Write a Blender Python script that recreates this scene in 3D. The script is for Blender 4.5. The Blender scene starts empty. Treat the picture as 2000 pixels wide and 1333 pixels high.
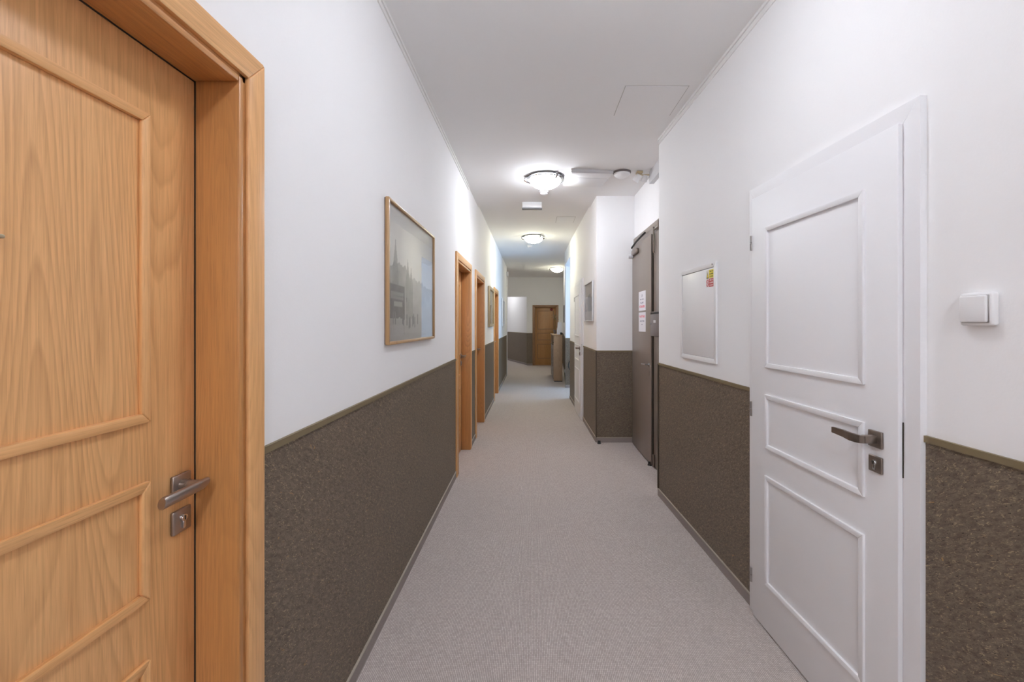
import bpy, bmesh, math, random
from mathutils import Vector, Matrix
random.seed(7)
PI = math.pi
SC = bpy.context.scene
COL = SC.collection

# ------------------------------------------------------------------ camera, world, exposure
cam_d = bpy.data.cameras.new('camera')
cam = bpy.data.objects.new('camera', cam_d)
COL.objects.link(cam)
cam.location = (0, 0, 1.40)
cam.rotation_euler = (PI / 2, 0, 0)
cam_d.sensor_width = 36
cam_d.lens = 15.84                      # 880 px focal length on a 2000 px frame
cam_d.shift_x = -0.020
cam_d.shift_y = -0.01725
cam_d.clip_start = 0.02
SC.camera = cam

world = bpy.data.worlds.new('world')
SC.world = world
world.use_nodes = True
wb = world.node_tree.nodes['Background']
wb.inputs[0].default_value = (0.40, 0.66, 1.0, 1)
wb.inputs[1].default_value = 4.4
SC.view_settings.view_transform = 'Standard'
SC.view_settings.look = 'None'
SC.view_settings.exposure = 1.25
SC.view_settings.gamma = 1.0
SC.view_settings.use_curve_mapping = False
try:
    SC.cycles.use_denoising = True
    SC.cycles.denoiser = 'OPENIMAGEDENOISE'
    SC.cycles.max_bounces = 14
    SC.cycles.diffuse_bounces = 10
    SC.cycles.glossy_bounces = 4
    SC.cycles.transparent_max_bounces = 8
    SC.cycles.sample_clamp_indirect = 6
    SC.cycles.caustics_reflective = False
except Exception:
    pass

LAMP_COOL = ((0.945, 0.98, 1.055), 31.0)
LAMP_NEAR = ((0.945, 0.98, 1.055), 14.5)
LAMP_BACK = ((0.94, 0.98, 1.055), 60.0)
LAMP_WARM = ((1.0, 0.96, 0.74), 24.0)
LAMP_HALL = ((0.97, 0.97, 1.0), 26.0)

# daylight entering by the alcove window (a sky portal in the window opening)
pl = bpy.data.lights.new('window_daylight_portal', 'AREA')
pl.shape = 'RECTANGLE'; pl.size = 1.3; pl.size_y = 1.6
pl.cycles.is_portal = True
po = bpy.data.objects.new('window_daylight_portal', pl)
po.location = (2.66, 9.1, 1.65); po.rotation_euler = (0, PI / 2, 0)
COL.objects.link(po)

# ------------------------------------------------------------------ helpers
def tag(o, label=None, cat=None, group=None, kind=None):
    if label: o['label'] = label
    if cat: o['category'] = cat
    if group: o['group'] = group
    if kind: o['kind'] = kind
    return o

def thing(name, label, cat, loc=(0, 0, 0), rotz=0, group=None, kind=None):
    o = bpy.data.objects.new(name, None); COL.objects.link(o)
    o.empty_display_size = 0.05
    o.location = loc; o.rotation_euler = (0, 0, rotz)
    return tag(o, label, cat, group, kind)

class MB:
    def __init__(self): self.bm = bmesh.new()
    def box(self, a, b, bev=0, seg=2):
        x0, y0, z0 = (min(a[i], b[i]) for i in range(3)); x1, y1, z1 = (max(a[i], b[i]) for i in range(3))
        t = bmesh.new()
        vs = [t.verts.new(p) for p in [(x0,y0,z0),(x1,y0,z0),(x1,y1,z0),(x0,y1,z0),(x0,y0,z1),(x1,y0,z1),(x1,y1,z1),(x0,y1,z1)]]
        for f in [(0,3,2,1),(4,5,6,7),(0,1,5,4),(1,2,6,5),(2,3,7,6),(3,0,4,7)]: t.faces.new([vs[i] for i in f])
        if bev > 0: bmesh.ops.bevel(t, geom=t.edges[:], offset=bev, segments=seg, affect='EDGES', profile=0.5)
        return self.add(t)
    def prism(self, poly, y0, y1, bev=0, axis='y'):
        """poly of (a, b): axis y -> (x, z) extruded in y; axis z -> (x, y) extruded in z; axis x -> (y, z) extruded in x"""
        f = {'y': lambda p, t: (p[0], t, p[1]), 'z': lambda p, t: (p[0], p[1], t), 'x': lambda p, t: (t, p[0], p[1])}[axis]
        t = bmesh.new()
        A = [t.verts.new(f(p, y0)) for p in poly]; B = [t.verts.new(f(p, y1)) for p in poly]
        t.faces.new(A); t.faces.new(B[::-1]); n = len(poly)
        for i in range(n): t.faces.new([A[i], B[i], B[(i+1) % n], A[(i+1) % n]])
        bmesh.ops.recalc_face_normals(t, faces=t.faces[:])
        if bev > 0: bmesh.ops.bevel(t, geom=t.edges[:], offset=bev, segments=2, affect='EDGES', profile=0.5)
        return self.add(t)
    def loft(self, secs, cap=True, closed=True):
        t = bmesh.new(); rows = [[t.verts.new(p) for p in s] for s in secs]
        n = len(rows[0])
        for a, b in zip(rows, rows[1:]):
            for i in range(n if closed else n - 1):
                t.faces.new([a[i], a[(i+1) % n], b[(i+1) % n], b[i]])
        if cap: t.faces.new(rows[0][::-1]); t.faces.new(rows[-1])
        bmesh.ops.recalc_face_normals(t, faces=t.faces[:])
        return self.add(t)
    def lathe(self, prof, c=(0, 0, 0), n=32, axis='z'):
        """prof (r, h) revolved about an axis through c"""
        t = bmesh.new(); rows = []
        for r, h in prof:
            row = []
            for i in range(n):
                a = 2 * PI * i / n; u, v = r * math.cos(a), r * math.sin(a)
                p = {'z': (u, v, h), 'y': (u, h, v), 'x': (h, u, v)}[axis]
                row.append(t.verts.new((c[0]+p[0], c[1]+p[1], c[2]+p[2])))
            rows.append(row)
        for a, b in zip(rows, rows[1:]):
            for i in range(n): t.faces.new([a[i], a[(i+1) % n], b[(i+1) % n], b[i]])
        bmesh.ops.remove_doubles(t, verts=t.verts[:], dist=1e-6)
        for e in [e for e in t.edges if e.is_boundary]: pass
        bmesh.ops.holes_fill(t, edges=[e for e in t.edges if e.is_boundary], sides=0)
        bmesh.ops.recalc_face_normals(t, faces=t.faces[:])
        return self.add(t)
    def cyl(self, p, q, r, n=16, r2=None):
        p, q = Vector(p), Vector(q); d = (q - p).normalized()
        u = d.orthogonal().normalized(); v = d.cross(u); r2 = r if r2 is None else r2
        s = lambda c, rr: [tuple(c + rr * (math.cos(2*PI*i/n) * u + math.sin(2*PI*i/n) * v)) for i in range(n)]
        return self.loft([s(p, r), s(q, r2)])
    def tube(self, pts, r, n=8):
        P = [Vector(p) for p in pts]; secs = []; u = None
        for i, p in enumerate(P):
            d = (P[min(i+1, len(P)-1)] - P[max(i-1, 0)]).normalized()
            u = d.orthogonal().normalized() if u is None else (u - d * u.dot(d)).normalized()
            v = d.cross(u); rr = r[i] if isinstance(r, (list, tuple)) else r
            secs.append([tuple(p + rr * (math.cos(2*PI*k/n) * u + math.sin(2*PI*k/n) * v)) for k in range(n)])
        return self.loft(secs)
    def add(self, t):
        me = bpy.data.meshes.new('t'); t.to_mesh(me); t.free(); self.bm.from_mesh(me); bpy.data.meshes.remove(me); return self
    def build(self, name, m, parent=None, smooth=False, angle=35, **tags):
        me = bpy.data.meshes.new(name); self.bm.normal_update(); self.bm.to_mesh(me); self.bm.free()
        if smooth:
            for p in me.polygons: p.use_smooth = True
            try: me.set_sharp_from_angle(angle=math.radians(angle))
            except Exception: pass
        if m: me.materials.append(m)
        o = bpy.data.objects.new(name, me); COL.objects.link(o)
        if parent: o.parent = parent
        return tag(o, **tags)

def box(name, a, b, m, parent=None, bev=0, seg=2, **tags):
    return MB().box(a, b, bev, seg).build(name, m, parent, smooth=bev > 0, angle=50, **tags)

# ------------------------------------------------------------------ materials
def newmat(name):
    m = bpy.data.materials.new(name); m.use_nodes = True
    nt = m.node_tree; b = nt.nodes['Principled BSDF']
    return m, nt, b
def N(nt, t, **kw):
    n = nt.nodes.new(t)
    for k, v in kw.items(): setattr(n, k, v)
    return n
def setin(nt, n, **kw):
    for k, v in kw.items():
        i = n.inputs[k.replace('_', ' ')]
        if isinstance(v, bpy.types.NodeSocket): nt.links.new(v, i)
        else: i.default_value = v
def plain(name, col, rough=0.5, metal=0.0, bump=0, bscale=200, var=0.0, coat=0.0):
    m, nt, b = newmat(name)
    setin(nt, b, Base_Color=(*col, 1), Roughness=rough, Metallic=metal)
    if coat: setin(nt, b, Coat_Weight=coat, Coat_Roughness=0.08)
    tc = N(nt, 'ShaderNodeTexCoord')
    no = N(nt, 'ShaderNodeTexNoise'); setin(nt, no, Vector=tc.outputs['Object'], Scale=float(bscale), Detail=4.0)
    if bump:
        bp = N(nt, 'ShaderNodeBump'); setin(nt, bp, Strength=bump, Distance=0.002, Height=no.outputs['Fac'])
        nt.links.new(bp.outputs[0], b.inputs['Normal'])
    if var:
        mx = N(nt, 'ShaderNodeMix', data_type='RGBA')
        nt.links.new(no.outputs['Fac'], mx.inputs[0])
        mx.inputs[6].default_value = (*[c * (1 - var) for c in col], 1); mx.inputs[7].default_value = (*[min(1, c * (1 + var)) for c in col], 1)
        nt.links.new(mx.outputs[2], b.inputs['Base Color'])
    return m
def math_(nt, op, a, b=None, c=None, clamp=False):
    n = N(nt, 'ShaderNodeMath', operation=op); n.use_clamp = clamp
    for i, v in enumerate((a, b, c)):
        if v is None: continue
        if isinstance(v, bpy.types.NodeSocket): nt.links.new(v, n.inputs[i])
        else: n.inputs[i].default_value = v
    return n.outputs[0]
def mixc(nt, f, a, b):
    mx = N(nt, 'ShaderNodeMix', data_type='RGBA')
    for i, v in ((0, f), (6, a), (7, b)):
        if isinstance(v, bpy.types.NodeSocket): nt.links.new(v, mx.inputs[i])
        elif i == 0: mx.inputs[0].default_value = v
        else: mx.inputs[i].default_value = (*v, 1)
    return mx.outputs[2]
def ramp(nt, v, lo, hi):
    n = N(nt, 'ShaderNodeMapRange'); n.clamp = True
    setin(nt, n, From_Min=lo, From_Max=hi); nt.links.new(v, n.inputs[0]); return n.outputs[0]
def noise(nt, vec, scale, detail=2.0, w=None, rough=0.5, dist=0.0):
    n = N(nt, 'ShaderNodeTexNoise')
    if w is not None: n.noise_dimensions = '4D'; setin(nt, n, W=w)
    setin(nt, n, Vector=vec, Scale=float(scale), Detail=float(detail), Roughness=rough, Distortion=dist)
    return n.outputs['Fac']

def wood(name, light, mid, dark, grain='z', rough=0.38, ring=17.0):
    m, nt, b = newmat(name)
    tc = N(nt, 'ShaderNodeTexCoord'); oi = N(nt, 'ShaderNodeObjectInfo')
    def mapped(s):
        mp = N(nt, 'ShaderNodeMapping'); nt.links.new(tc.outputs['Object'], mp.inputs[0]); mp.inputs['Scale'].default_value = s; return mp.outputs[0]
    ax = lambda a, c: (a, a, c) if grain == 'z' else (c, a, a)
    W = math_(nt, 'MULTIPLY', oi.outputs['Random'], 37.0)
    warp = noise(nt, mapped(ax(26, 2.2)), 1.0, 2, w=W)
    n1 = noise(nt, mapped(ax(5.0, 0.62)), 1.0, 1.0, w=W, rough=0.35)
    ph = math_(nt, 'ADD', math_(nt, 'MULTIPLY', n1, ring * 2.6), math_(nt, 'MULTIPLY', warp, 0.9))
    f = math_(nt, 'FRACT', ph)
    line = math_(nt, 'MULTIPLY', math_(nt, 'POWER', f, 2.2), ramp(nt, math_(nt, 'SUBTRACT', 1.0, f), 0.0, 0.16))
    tone = noise(nt, mapped(ax(9, 0.4)), 1.0, 3, w=W)
    fine = noise(nt, mapped(ax(210, 5)), 1.0, 4, w=W, rough=0.65)
    pore = ramp(nt, noise(nt, mapped(ax(420, 16)), 1.0, 1, w=W), 0.58, 0.70)
    base = mixc(nt, ramp(nt, tone, 0.3, 0.7), light, mid)
    strength = ramp(nt, noise(nt, mapped(ax(4, 0.8)), 1.0, 1, w=math_(nt, 'ADD', W, 9.0)), 0.40, 0.62)
    c1 = mixc(nt, math_(nt, 'MULTIPLY', line, math_(nt, 'MULTIPLY_ADD', strength, 0.46, 0.05)), base, dark)
    c2 = mixc(nt, math_(nt, 'MULTIPLY', ramp(nt, fine, 0.42, 0.70), 0.38), c1, dark)
    c3 = mixc(nt, math_(nt, 'MULTIPLY', pore, 0.24), c2, dark)
    nt.links.new(c3, b.inputs['Base Color'])
    setin(nt, b, Roughness=rough, Specular_IOR_Level=0.45)
    bp = N(nt, 'ShaderNodeBump'); setin(nt, bp, Strength=0.10, Distance=0.001, Height=fine)
    nt.links.new(bp.outputs[0], b.inputs['Normal'])
    return m

OL, OM, OD = (0.850, 0.495, 0.220), (0.770, 0.420, 0.175), (0.400, 0.180, 0.060)
M = {}
M['oak'] = wood('oak_upright_grain', OL, OM, OD)
M['oak_h'] = wood('oak_lying_grain', OL, OM, OD, 'x')
M['oak_jamb'] = wood('oak_jamb_grain', (0.610, 0.295, 0.105), (0.535, 0.250, 0.082), (0.26, 0.115, 0.045), ring=22)
M['oak_jamb_h'] = wood('oak_head_grain', (0.610, 0.295, 0.105), (0.535, 0.250, 0.082), (0.26, 0.115, 0.045), 'x', ring=22)
M['chest'] = wood('chest_wood', (0.50, 0.345, 0.225), (0.42, 0.28, 0.18), (0.24, 0.15, 0.09), rough=0.5)
M['frame_wood'] = wood('frame_wood', (0.52, 0.33, 0.16), (0.44, 0.26, 0.12), (0.24, 0.13, 0.05), rough=0.3)

def wall_paint():
    m, nt, b = newmat('white_wall_paint')
    tc = N(nt, 'ShaderNodeTexCoord')
    n1 = noise(nt, tc.outputs['Object'], 2.2, 4); n2 = noise(nt, tc.outputs['Object'], 120, 4)
    n3 = noise(nt, tc.outputs['Object'], 9, 3)
    nt.links.new(mixc(nt, n1, (0.885, 0.885, 0.895), (0.905, 0.905, 0.912)), b.inputs['Base Color'])
    h = math_(nt, 'ADD', math_(nt, 'MULTIPLY', n2, 0.25), math_(nt, 'MULTIPLY', n3, 1.0))
    bp = N(nt, 'ShaderNodeBump'); setin(nt, bp, Strength=0.25, Distance=0.004, Height=h)
    nt.links.new(bp.outputs[0], b.inputs['Normal']); setin(nt, b, Roughness=0.7, Specular_IOR_Level=0.3)
    return m
M['wall'] = wall_paint()
M['ceiling'] = plain('white_ceiling_paint', (0.87, 0.868, 0.868), 0.85, bump=0.15, bscale=40)
M['crown'] = plain('cornice_paint', (0.83, 0.83, 0.82), 0.5)

def linoleum():
    m, nt, b = newmat('marbled_brown_linoleum')
    tc = N(nt, 'ShaderNodeTexCoord')
    # work in wall-plane coordinates: s along the wall (x+y), z up, turned so that the streaks run diagonally
    sep = N(nt, 'ShaderNodeSeparateXYZ'); nt.links.new(tc.outputs['Object'], sep.inputs[0])
    s = math_(nt, 'SUBTRACT', sep.outputs[0], sep.outputs[1])
    ca, sa = math.cos(0.5), math.sin(0.5)
    u = math_(nt, 'ADD', math_(nt, 'MULTIPLY', s, ca), math_(nt, 'MULTIPLY', sep.outputs[2], sa))
    v = math_(nt, 'SUBTRACT', math_(nt, 'MULTIPLY', sep.outputs[2], ca), math_(nt, 'MULTIPLY', s, sa))
    cb = N(nt, 'ShaderNodeCombineXYZ'); nt.links.new(u, cb.inputs[0]); nt.links.new(math_(nt, 'MULTIPLY', v, 2.6), cb.inputs[1])
    P = cb.outputs[0]
    n1 = noise(nt, P, 2.5, 4); n2 = noise(nt, P, 38, 5, rough=0.65, dist=0.6); n3 = noise(nt, P, 150, 3, rough=0.6)
    n4 = noise(nt, P, 60, 2, dist=1.6); n5 = noise(nt, P, 95, 1); n6 = noise(nt, P, 26, 3, dist=1.2)
    c = mixc(nt, ramp(nt, n1, 0.3, 0.7), (0.100, 0.072, 0.050), (0.136, 0.102, 0.074))
    c = mixc(nt, ramp(nt, n2, 0.36, 0.64), c, (0.215, 0.170, 0.126))
    c = mixc(nt, math_(nt, 'MULTIPLY', ramp(nt, n3, 0.45, 0.7), 0.5), c, (0.070, 0.052, 0.038))
    c = mixc(nt, math_(nt, 'MULTIPLY', ramp(nt, n4, 0.60, 0.68), 0.75), c, (0.40, 0.32, 0.20))
    c = mixc(nt, math_(nt, 'MULTIPLY', ramp(nt, n6, 0.70, 0.75), 0.6), c, (0.50, 0.29, 0.10))
    c = mixc(nt, math_(nt, 'MULTIPLY', ramp(nt, n5, 0.67, 0.73), 0.9), c, (0.028, 0.02, 0.016))
    nt.links.new(c, b.inputs['Base Color'])
    bp = N(nt, 'ShaderNodeBump'); setin(nt, bp, Strength=0.35, Distance=0.0015, Height=math_(nt, 'ADD', n2, math_(nt, 'MULTIPLY', n3, 0.5)))
    nt.links.new(bp.outputs[0], b.inputs['Normal']); setin(nt, b, Roughness=0.52, Specular_IOR_Level=0.35)
    return m
M['lino'] = linoleum()
M['cap'] = plain('olive_brown_cap_strip', (0.20, 0.155, 0.085), 0.45, var=0.1, bscale=20)
M['strip_dark'] = plain('dark_corner_strip', (0.075, 0.055, 0.038), 0.5)
M['skirt'] = plain('taupe_carpet_skirting', (0.30, 0.26, 0.245), 0.9, bump=0.6, bscale=260, var=0.2)
M['skirt_top'] = plain('pale_skirting_edge', (0.42, 0.37, 0.31), 0.6)

def carpet():
    m, nt, b = newmat('woven_loop_carpet')
    tc = N(nt, 'ShaderNodeTexCoord'); sep = N(nt, 'ShaderNodeSeparateXYZ')
    nt.links.new(tc.outputs['Object'], sep.inputs[0])
    px, py = 0.0072, 0.0100
    wob = noise(nt, tc.outputs['Object'], 9, 2)
    X = math_(nt, 'ADD', sep.outputs[0], math_(nt, 'MULTIPLY', wob, 0.006)); Y = math_(nt, 'ADD', sep.outputs[1], math_(nt, 'MULTIPLY', wob, 0.006))
    sx = math_(nt, 'SINE', math_(nt, 'MULTIPLY', X, 2 * PI / px)); sy = math_(nt, 'SINE', math_(nt, 'MULTIPLY', Y, 2 * PI / py))
    ax = math_(nt, 'ABSOLUTE', math_(nt, 'SINE', math_(nt, 'MULTIPLY', X, PI / px)))
    ay = math_(nt, 'ABSOLUTE', math_(nt, 'SINE', math_(nt, 'MULTIPLY', Y, PI / py)))
    h = math_(nt, 'MULTIPLY', math_(nt, 'POWER', ax, 0.9), math_(nt, 'POWER', ay, 0.22))
    # one loop = one cell with its own tone
    vo = N(nt, 'ShaderNodeCombineXYZ'); nt.links.new(math_(nt, 'FLOOR', math_(nt, 'DIVIDE', X, px)), vo.inputs[0]); nt.links.new(math_(nt, 'FLOOR', math_(nt, 'DIVIDE', Y, py)), vo.inputs[1])
    wn = N(nt, 'ShaderNodeTexWhiteNoise', noise_dimensions='2D'); nt.links.new(vo.outputs[0], wn.inputs['Vector'])
    n1 = noise(nt, tc.outputs['Object'], 1.1, 5); n2 = noise(nt, tc.outputs['Object'], 14, 4)
    c = mixc(nt, wn.outputs['Value'], (0.530, 0.470, 0.445), (0.740, 0.675, 0.645))
    c = mixc(nt, math_(nt, 'MULTIPLY', ramp(nt, n1, 0.3, 0.7), 0.4), c, (0.58, 0.515, 0.485))
    c = mixc(nt, math_(nt, 'MULTIPLY', ramp(nt, n2, 0.5, 0.8), 0.18), c, (0.38, 0.325, 0.30))
    c = mixc(nt, math_(nt, 'SUBTRACT', 1.0, h, clamp=True), c, (0.33, 0.285, 0.262))
    nt.links.new(c, b.inputs['Base Color']); setin(nt, b, Roughness=0.95, Specular_IOR_Level=0.15)
    bp = N(nt, 'ShaderNodeBump'); setin(nt, bp, Strength=0.5, Distance=0.002, Height=h)
    nt.links.new(bp.outputs[0], b.inputs['Normal'])
    return m
M['carpet'] = carpet()
M['white'] = plain('white_lacquer', (0.84, 0.84, 0.86), 0.48)
M['plastic'] = plain('white_plastic', (0.82, 0.82, 0.83), 0.3)
M['plastic_grey'] = plain('grey_white_plastic', (0.62, 0.62, 0.64), 0.35)
M['nickel'] = plain('satin_nickel', (0.40, 0.345, 0.31), 0.33, metal=0.9)
M['nickel_dark'] = plain('brushed_dark_nickel', (0.27, 0.225, 0.195), 0.32, metal=0.85)
M['steel'] = plain('hinge_steel', (0.36, 0.35, 0.34), 0.35, metal=0.7)
M['chrome'] = plain('lamp_chrome', (0.6, 0.6, 0.62), 0.18, metal=0.95)
M['black'] = plain('black_rubber', (0.012, 0.012, 0.012), 0.6)
M['gap'] = plain('door_seal_and_gap_shade', (0.03, 0.022, 0.014), 0.8)
M['metal_door'] = plain('taupe_painted_steel', (0.235, 0.195, 0.165), 0.36, var=0.04, bscale=3)
M['mailbox'] = plain('grey_mailbox_steel', (0.17, 0.145, 0.145), 0.4)
M['paper'] = plain('white_paper', (0.80, 0.80, 0.84), 0.7)
M['brass'] = plain('pale_brass', (0.62, 0.52, 0.36), 0.3, metal=0.6)
M['gilt'] = plain('gilt_frame', (0.50, 0.40, 0.25), 0.35, metal=0.3)
M['drawer'] = plain('drawer_grey_brown', (0.20, 0.155, 0.12), 0.35, var=0.1, bscale=8)
M['dark_inside'] = plain('dark_inside', (0.05, 0.045, 0.04), 0.8)
M['cabinet'] = plain('cabinet_enamel', (0.86, 0.86, 0.87), 0.3)
M['diffuser_shade'] = plain('shaded_diffuser', (0.22, 0.22, 0.23), 0.5)  # underside shade of the emergency light put into the diffuser colour
M['hatch'] = plain('hatch_paint', (0.87, 0.868, 0.868), 0.7)
M['groove'] = plain('hatch_joint', (0.50, 0.49, 0.47), 0.9)
M['leaf'] = plain('dark_green_leaf', (0.03, 0.055, 0.02), 0.4)
M['petal'] = plain('dark_red_petal', (0.16, 0.01, 0.012), 0.6)
M['green_sign'] = plain('green_sign', (0.05, 0.42, 0.24), 0.5)
M['pine'] = wood('far_door_wood', (0.50, 0.27, 0.105), (0.42, 0.215, 0.075), (0.22, 0.10, 0.03))
M['pine_frame'] = wood('far_frame_wood', (0.36, 0.20, 0.10), (0.30, 0.16, 0.08), (0.17, 0.08, 0.04))

def glass():
    m, nt, b = newmat('picture_glass')
    out = nt.nodes['Material Output']; nt.nodes.remove(b)
    fr = N(nt, 'ShaderNodeFresnel'); fr.inputs[0].default_value = 1.5
    tr = N(nt, 'ShaderNodeBsdfTransparent'); gl = N(nt, 'ShaderNodeBsdfGlossy'); gl.inputs['Roughness'].default_value = 0.015
    mx = N(nt, 'ShaderNodeMixShader')
    ge = N(nt, 'ShaderNodeNewGeometry')
    nt.links.new(math_(nt, 'MULTIPLY', fr.outputs[0], math_(nt, 'SUBTRACT', 1.0, ge.outputs['Backfacing'])), mx.inputs[0]); nt.links.new(tr.outputs[0], mx.inputs[1]); nt.links.new(gl.outputs[0], mx.inputs[2])
    nt.links.new(mx.outputs[0], out.inputs[0]); return m
M['glass'] = glass()
def emis(name, col, s):
    m, nt, b = newmat(name); setin(nt, b, Base_Color=(0.8, 0.8, 0.8, 1), Emission_Color=(*col, 1), Emission_Strength=s, Roughness=0.3); return m
M['lamp_cool'] = emis('lit_opal_glass_cool', *LAMP_COOL)
M['lamp_back'] = emis('lit_opal_glass_back', *LAMP_BACK)
M['lamp_near'] = emis('lit_opal_glass_near', *LAMP_NEAR)
M['lamp_warm'] = emis('lit_opal_glass_warm', *LAMP_WARM)
M['lamp_hall'] = emis('lit_opal_glass_hall', *LAMP_HALL)
def printmat(rough=0.6):
    m, nt, b = newmat('printed_sheet')
    vc = N(nt, 'ShaderNodeVertexColor'); vc.layer_name = 'print'
    nt.links.new(vc.outputs[0], b.inputs['Base Color']); setin(nt, b, Roughness=rough); return m
M['print'] = printmat()

def hsh(*a):
    s = math.sin(sum(v * k for v, k in zip(a, (127.1, 311.7, 74.7)))) * 43758.5453
    return s - math.floor(s)
def vnoise(x, y, sd=0):
    xi, yi = math.floor(x), math.floor(y); fx, fy = x - xi, y - yi
    fx, fy = fx*fx*(3-2*fx), fy*fy*(3-2*fy)
    a, b, c, d = hsh(xi, yi, sd), hsh(xi+1, yi, sd), hsh(xi, yi+1, sd), hsh(xi+1, yi+1, sd)
    return (a*(1-fx)+b*fx)*(1-fy) + (c*(1-fx)+d*fx)*fy
def fbm(x, y, sd=0): return 0.5*vnoise(x, y, sd) + 0.3*vnoise(2.1*x, 2.1*y, sd+1) + 0.2*vnoise(4.3*x, 4.3*y, sd+2)

def print_sheet(name, x0, x1, z0, z1, y, nx, nz, fn, parent, **tags):
    """flat print: a grid facing -y with one colour per corner; fn(u, v) -> linear rgb"""
    vs = [(x0 + (x1-x0)*i/nx, y, z0 + (z1-z0)*j/nz) for j in range(nz+1) for i in range(nx+1)]
    fs = [(j*(nx+1)+i, j*(nx+1)+i+1, (j+1)*(nx+1)+i+1, (j+1)*(nx+1)+i) for j in range(nz) for i in range(nx)]
    me = bpy.data.meshes.new(name); me.from_pydata(vs, [], fs)
    ca = me.color_attributes.new('print', 'FLOAT_COLOR', 'POINT')
    for k, (vx, _, vz) in enumerate(vs):
        c = fn((vx-x0)/(x1-x0), (vz-z0)/(z1-z0)); ca.data[k].color = (*c, 1)
    me.materials.append(M['print'])
    o = bpy.data.objects.new(name, me); COL.objects.link(o)
    if parent: o.parent = parent
    return tag(o, **tags)

# ------------------------------------------------------------------ the shell
H1, H2 = 2.90, 2.93             # ceiling heights, near and rear
Y_STEP = 5.80
box('floor', (-3.4, -6.4, -0.12), (3.0, 20.2, 0), M['carpet'], label='grey-beige woven loop carpet running down the corridor', cat='floor', kind='structure')
cl = MB().box((-1.2, -6.4, H1), (1.6, Y_STEP, 3.1)).box((-3.4, Y_STEP, H2), (3.0, 20.2, 3.1)).build('ceiling', M['ceiling'], label='white plaster ceiling of the corridor', cat='ceiling', kind='structure')

Z_SK, Z_CAP = 0.055, 1.062
def wall_quad(mb, p, q, th, z0=0, z1=2.98):
    """a wall slab whose visible face runs p -> q (world xy) with the room on its left hand side... th is the thickness vector"""
    mb.prism([(p[0], p[1]), (q[0], q[1]), (q[0]+th[0], q[1]+th[1]), (p[0]+th[0], p[1]+th[1])], z0, z1, axis='z')
def dado(wall, p, q, nrm, gaps=(), base=None, cap=True):
    """linoleum panel, cap strip and skirting along p -> q, left out where gaps (distance along) fall"""
    P, Q = Vector(p), Vector(q); L = (Q - P).length; d = (Q - P) / L; n = Vector(nrm).normalized()
    cuts = [0.0]
    for a, b in gaps: cuts += [a, b]
    cuts.append(L); runs = [(cuts[i], cuts[i+1]) for i in range(0, len(cuts), 2) if cuts[i+1] - cuts[i] > 0.01]
    bb, bt = MB(), MB()
    for a, b in runs:
        A, B = P + d*a, P + d*b
        def slab(mb, off, th, z0, z1):
            mb.prism([tuple(A + n*off), tuple(B + n*off), tuple(B + n*(off+th)), tuple(A + n*(off+th))], z0, z1, axis='z')
        m = MB(); slab(m, -0.004, 0.008, Z_SK - 0.01, Z_CAP); m.build('linoleum_panel', M['lino'], wall)
        m = MB(); slab(m, -0.004, 0.014, Z_CAP, 1.080); m.build('cap_strip', M['cap'], wall)
        slab(bb, -0.004, 0.015, 0, Z_SK); slab(bt, -0.004, 0.017, Z_SK, Z_SK + 0.005)
    if base:
        o = bb.build('baseboard_' + base[0], M['skirt'], label=base[1], cat='baseboard', kind='structure')
        bt.build('top_edge', M['skirt_top'], o)
    else: bb.bm.free(); bt.bm.free()

XL = -0.70
DOORS = [('door_1', 0.15, 'near oak door with nickel lever filling the left edge of the view'),
         ('door_2', 4.08, 'oak door in the left wall just past the large framed picture'),
         ('door_3', 5.46, 'oak door in the left wall, between the second oak frame gap and the small gilt picture'),
         ('door_4', 8.10, 'last oak door in the left wall, just past the gilt-framed picture')]
DOORS[2] = ('door_3', 5.46, 'second of the three distant oak doorways along the left wall')
OW, OA, OH = 0.80, 0.10, 1.963
wl = MB()
edges = [-6.2]
for _, y, _l in DOORS: edges += [y + OA - 0.012, y + OA + OW + 0.012]
edges.append(12.2)
for i in range(0, len(edges), 2): wl.box((XL, edges[i], 0), (XL - 0.16, edges[i+1], 2.98))
for i in range(1, len(edges) - 1, 2): wl.box((XL, edges[i], OH + 0.012), (XL - 0.16, edges[i+1], 2.98))
W_left = wl.build('wall_left', M['wall'], label='long white left wall above a brown marbled dado', cat='wall', kind='structure')
dado(W_left, (XL, -6.2), (XL, 12.2), (1, 0), gaps=[(y + 6.2 + 0.006, y + 7.2 - 0.006) for _, y, _l in DOORS],
     base=('left', 'taupe carpet skirting along the left wall'))

xr = lambda y: 1.176 - 0.0398 * y
RN = Vector((-1, -0.0398)).normalized()
pA, pB = (xr(-6.2), -6.2), (xr(3.67), 3.67)
wr = MB(); wr.prism([pA, pB, (1.62, 3.67), (1.62, -6.2)], 0, 2.98, axis='z')
W_right = wr.build('wall_right', M['wall'], label='white near right wall holding the white door and light switch', cat='wall', kind='structure')
dlen = (Vector(pB) - Vector(pA)).length / (pB[1] - pA[1])
dado(W_right, pA, pB, RN, gaps=[((1.287 + 6.2) * dlen, (2.215 + 6.2) * dlen)], base=('right', 'taupe carpet skirting of the near right wall'))
MB().prism([(pB[0] - 0.012, 3.655), (pB[0] + 0.004, 3.655), (pB[0] + 0.004, 3.678), (pB[0] - 0.012, 3.678)], 0.06, 1.07, axis='z').build('corner_strip', M['strip_dark'], W_right)

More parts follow.
